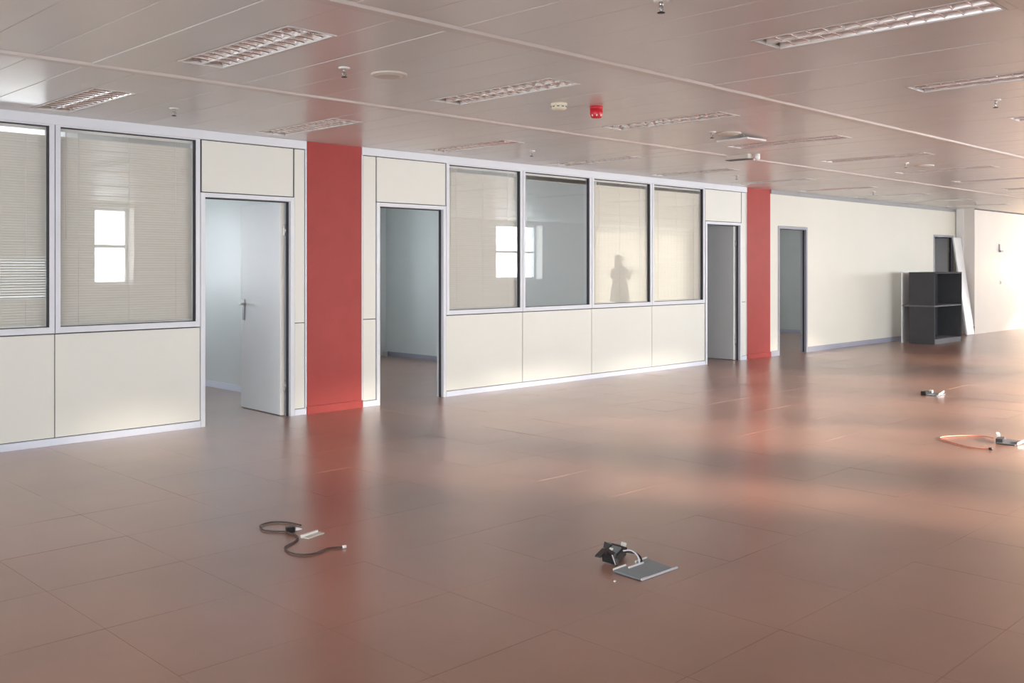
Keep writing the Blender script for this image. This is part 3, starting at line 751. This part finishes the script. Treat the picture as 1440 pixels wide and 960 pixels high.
# near floor box with grey plate and black sockets
t = empty('floor_box', (3.70, 2.85, 0), 'open floor box with blue grey plate and black sockets, foreground', 'floor box')
b = B()
P0, P1, P2, P3 = Vector((3.575, 2.925, 0)), Vector((3.835, 2.93, 0)), Vector((3.80, 2.755, 0)), Vector((3.565, 2.76, 0))
na, nb = P0.lerp(P1, .36), P0.lerp(P1, .66); nc, nd = nb.lerp(P2, .22), na.lerp(P3, .22)
outl = [P0, na, nd, nc, nb, P1, P2, P3]
vs = [(p.x, p.y, .003) for p in outl] + [(p.x, p.y, .012) for p in outl]
fs = [(7, 6, 5, 4, 3, 2, 1, 0), (8, 9, 10, 11, 12, 13, 14, 15)] + [(i, (i + 1) % 8, 8 + (i + 1) % 8, 8 + i) for i in range(8)]
b.add(vs, fs); b.make('lid_plate', 'plate', t)
b = B()
for p, q in ((P0, na), (nb, P1), (nd, nc)): b.obox(((p + q) / 2 + Vector((0, 0, .014))), (q - p), (q - p).cross(Vector((0, 0, 1))), (0, 0, 1), (q - p).length, .006, .010)
b.make('lid_lip', 'white', t)
b = B().obox(((P3 + P2) / 2 + Vector((.02, -.006, .006))), (P2 - P3), (P2 - P3).cross(Vector((0, 0, 1))), (0, 0, 1), .27, .008, .008); b.make('hinge_strip', 'alu', t)
c = Vector((3.715, 3.035, .034))
B().obox(c, (1, .25, .2), (-.25, 1, .1), (-.2, -.1, 1), .115, .075, .042).make('socket_block', 'black', t)
B().obox((3.785, 3.085, .042), (1, -.3, -.3), (.3, 1, 0), (.3, 0, 1), .10, .06, .03).make('socket_block', 'black', t)
B().obox((3.675, 3.01, .032), (.3, -.2, -1), (1, .3, .1), (.2, 1, .2), .06, .03, .055).make('socket_block', 'black', t)
B().obox((3.713, 3.03, .058), (1, .25, .2), (-.25, 1, .1), (-.2, -.1, 1), .06, .045, .008).make('socket_face', 'plate', t)
b = B(); b.obox((3.690, 3.035, .060), (1, .25, .25), (-.25, 1, .1), (-.25, -.1, 1), .022, .016, .012); b.obox((3.82, 3.06, .055), (1, -.3, -.3), (.3, 1, 0), (.3, 0, 1), .020, .018, .02)
b.obox((3.652, 2.985, .03), (.3, -.2, -1), (1, .3, .1), (.2, 1, .2), .05, .005, .006); b.make('socket_clip', 'white', t)
B().obox((3.655, 3.065, .046), (1, .3, .15), (-.3, 1, 0), (0, 0, 1), .09, .03, .008).make('socket_flap', 'black', t)
b = B()
b.tube(spline([(3.74, 3.00, .052), (3.765, 2.97, .055), (3.765, 2.93, .038), (3.74, 2.90, .016)], 5), .0036, 8)
b.make('wire', 'alu', t)
B().tube(spline([(3.77, 3.02, .04), (3.795, 2.97, .036), (3.785, 2.93, .028), (3.76, 2.90, .016)], 5), .005, 8).make('wire', 'black', t)
# small white chip of debris
o = B().obox((3.475, 2.835, .003), (1, .3, 0), (-.3, 1, 0), (0, 0, 1), .010, .008, .006).make('plaster_crumb', 'white'); props(o, 'tiny white crumb on the floor just in front of the near floor box', 'crumb')

# far floor box
t = empty('floor_box', (11.05, 4.45, 0), 'small distant floor box with raised white lid edge, in front of the bookcase', 'floor box')
box('lid_plate', 10.93, 11.17, 4.36, 4.50, .002, .010, 'plate', t)
B().obox((11.09, 4.375, .021), (.26, .03, .02), (-.1, 1, 0), (0, 0, 1), .22, .008, .022).make('lid_lip', 'alu', t)
B().obox((10.98, 4.50, .022), (1, -.2, 0), (.2, 1, 0), (0, 0, 1), .10, .06, .04).make('socket_block', 'black', t)
B().obox((11.10, 4.49, .03), (1, .1, 0), (-.1, 1, 0), (0, 0, 1), .04, .03, .03).make('socket_face', 'white', t)
# right floor box
t = empty('floor_box', (8.46, 2.80, 0), 'dark floor box at the right edge with the orange cord beside it', 'floor box')
box('lid_plate', 8.36, 8.60, 2.72, 2.86, .002, .010, 'grey_board', t)
B().obox((8.45, 2.86, .02), (1, .2, 0), (-.2, 1, 0), (0, 0, 1), .14, .05, .035).make('socket_block', 'black', t)
B().obox((8.52, 2.90, .05), (1, .5, .2), (-.5, 1, 0), (0, 0, 1), .06, .025, .02).make('socket_clip', 'white', t)
B().obox((8.46, 2.705, .02), (1, -.1, .1), (.1, 1, 0), (0, 0, 1), .14, .008, .02).make('lid_lip', 'alu', t)
op = [(8.50, 2.93, .02), (8.60, 3.02, .01), (8.58, 3.12, .007), (8.50, 3.20, .007), (8.40, 3.26, .007), (8.29, 3.28, .007), (8.20, 3.22, .007), (8.13, 3.13, .007), (8.06, 3.02, .007), (8.02, 2.93, .007), (8.03, 2.86, .007), (8.05, 2.81, .007)]
t = empty('extension_cord', (8.3, 3.0, 0), 'orange cord curled in a loop on the floor at right', 'cord')
B().tube(spline(op), .0048, 8).make('cord', 'orange', t)
B().tube([(8.05, 2.81, .008), (8.062, 2.785, .008)], .010, 8).make('cord_end', 'black', t)

# ================================================================== PERSON (mirrored in the third of the four windows)
def skin_mesh(name, verts, edges, radii, m, parent=None, root=0, origin=None, levels=1, sx=None):
    me = bpy.data.meshes.new(name + '_cage'); me.from_pydata(verts, edges, [])
    o = bpy.data.objects.new(name, me); COL.objects.link(o)
    md = o.modifiers.new('skin', 'SKIN'); md.branch_smoothing = .6; md.use_smooth_shade = True
    ly = me.skin_vertices[0].data
    for i, r in enumerate(radii):
        ly[i].radius = r if isinstance(r, tuple) else (r, r); ly[i].use_root = (i == root)
    sub = o.modifiers.new('sub', 'SUBSURF'); sub.levels = levels; sub.render_levels = levels
    dg = bpy.context.evaluated_depsgraph_get(); ev = o.evaluated_get(dg); nm = bpy.data.meshes.new_from_object(ev)
    o.modifiers.clear(); vs = [tuple(v.co) for v in nm.vertices]; fs = [tuple(p.vertices) for p in nm.polygons]
    bpy.data.objects.remove(o); bpy.data.meshes.remove(me); bpy.data.meshes.remove(nm)
    return mesh_obj(name, vs, fs, m, parent, origin, smooth=True)
def person(px, py, face):
    c, s = math.cos(face), math.sin(face)
    T = lambda x, y, z: (px + x * c - y * s, py + x * s + y * c, z)      # local: +y forward, +x left hand side
    V = []; E = []; Rr = []
    def add(p, r, par=None):
        V.append(T(*p)); Rr.append(r); i = len(V) - 1
        if par is not None: E.append((par, i))
        return i
    pel = add((0, 0, .95), (.15, .11)); wst = add((0, .01, 1.12), (.125, .095), pel); chs = add((0, .01, 1.30), (.15, .11), wst); nb_ = add((0, 0, 1.43), (.085, .075), chs)
    nk = add((0, .01, 1.49), .052, nb_); h0 = add((0, .02, 1.55), (.065, .075), nk); h1 = add((0, .02, 1.63), (.075, .092), h0); h2 = add((0, .01, 1.70), (.06, .075), h1)
    for sd in (-1, 1):
        sh = add((sd * .17, 0, 1.39), .058, chs); el = add((sd * .285, .04, 1.12), .043, sh); wr = add((sd * .08, .25, 1.19), .028, el); pa = add((sd * .045, .31, 1.22), (.036, .02), wr)
        for k in range(4):
            ox = (-.024 + .016 * k) * sd
            a = add((sd * .045 + ox, .345, 1.235), .0095, pa); b_ = add((sd * .03 + ox * .9, .375, 1.255 + .003 * k), .0085, a); add((sd * .012 + ox * .8, .372, 1.275 + .004 * (k % 3)), .0075, b_)
        a = add((sd * .02, .315, 1.25), .0105, pa); add((sd * .012, .335, 1.28), .009, a)
        hp = add((sd * .09, 0, .90), .095, pel); kn = add((sd * .10, .02, .50), .060, hp); an = add((sd * .10, -.01, .09), .040, kn); fo = add((sd * .105, .07, .045), (.042, .038), an); add((sd * .11, .17, .035), (.038, .026), fo)
    body = skin_mesh('person', V, E, Rr, 'skin', origin=(px, py, 0))
    props(body, 'long-haired person in dark coat holding a phone, mirrored in the office glass', 'person')
    # hair: cap and long fall
    hv = [T(0, -.01, 1.715), T(0, -.045, 1.64), T(0, -.085, 1.50), T(0, -.10, 1.36), T(0, -.10, 1.26)]
    skin_mesh('hair', hv, [(0, 1), (1, 2), (2, 3), (3, 4)], [(.088, .085), (.112, .10), (.105, .06), (.10, .045), (.07, .03)], 'hair', body)
    rings = [(.56, .285, .215), (.70, .265, .20), (.85, .24, .185), (.98, .215, .165), (1.12, .172, .132), (1.26, .192, .14), (1.35, .20, .135), (1.405, .165, .115), (1.445, .085, .085), (1.465, .075, .08)]
    N = 28; vs = []; fs = []
    for q, (z, rx, ry) in enumerate(rings):
        for m in range(N):
            a = 2 * math.pi * m / N; w = 1 + (.035 * math.cos(7 * a) * (1 - q / 3) if q < 3 else 0)
            vs.append(T(rx * w * math.cos(a), ry * w * math.sin(a), z))
    for q in range(len(rings) - 1):
        for m in range(N): fs.append((q * N + m, q * N + (m + 1) % N, (q + 1) * N + (m + 1) % N, (q + 1) * N + m))
    mesh_obj('coat', vs, fs, 'coat', body, smooth=True)
    for sd in (-1, 1):
        skin_mesh('sleeve', [T(sd * .15, 0, 1.385), T(sd * .225, .01, 1.29), T(sd * .285, .04, 1.12), T(sd * .11, .22, 1.18)], [(0, 1), (1, 2), (2, 3)], [.085, .080, .064, .045], 'coat', body)
    for sd in (-1, 1):
        skin_mesh('trouser_leg', [T(sd * .09, 0, .90), T(sd * .10, .02, .50), T(sd * .10, -.01, .10)], [(0, 1), (1, 2)], [.105, .078, .062], 'trouser', body)
        skin_mesh('shoe', [T(sd * .10, -.03, .045), T(sd * .105, .07, .045), T(sd * .11, .19, .036)], [(0, 1), (1, 2)], [(.046, .044), (.05, .042), (.044, .032)], 'black', body)
        b = B().lathe(T(sd * .028, .084, 1.645), [(.003, -.009), (.010, -.004), (.010, .004), (.003, .009)], 10); b.make('eye', 'white', body)
    B().tube([T(0, .088, 1.65), T(0, .108, 1.615), T(0, .095, 1.605)], [.007, .012, .008], 8).make('nose', 'skin', body)
    B().tube([T(-.022, .080, 1.578), T(0, .087, 1.576), T(.022, .080, 1.578)], [.003, .006, .003], 8).make('mouth', 'lip', body)
    ph = B(); fx = Vector(T(1, 0, 0)) - Vector(T(0, 0, 0)); fy = Vector(T(0, 1, 0)) - Vector(T(0, 0, 0))
    ph.obox(T(0, .41, 1.30), fx, fy * .5 + Vector((0, 0, 1)), fy - Vector((0, 0, .5)), .075, .15, .009)
    props(ph.make('phone', 'black'), 'dark phone held up by the mirrored person', 'phone')
person(19.2, .85, R(8))
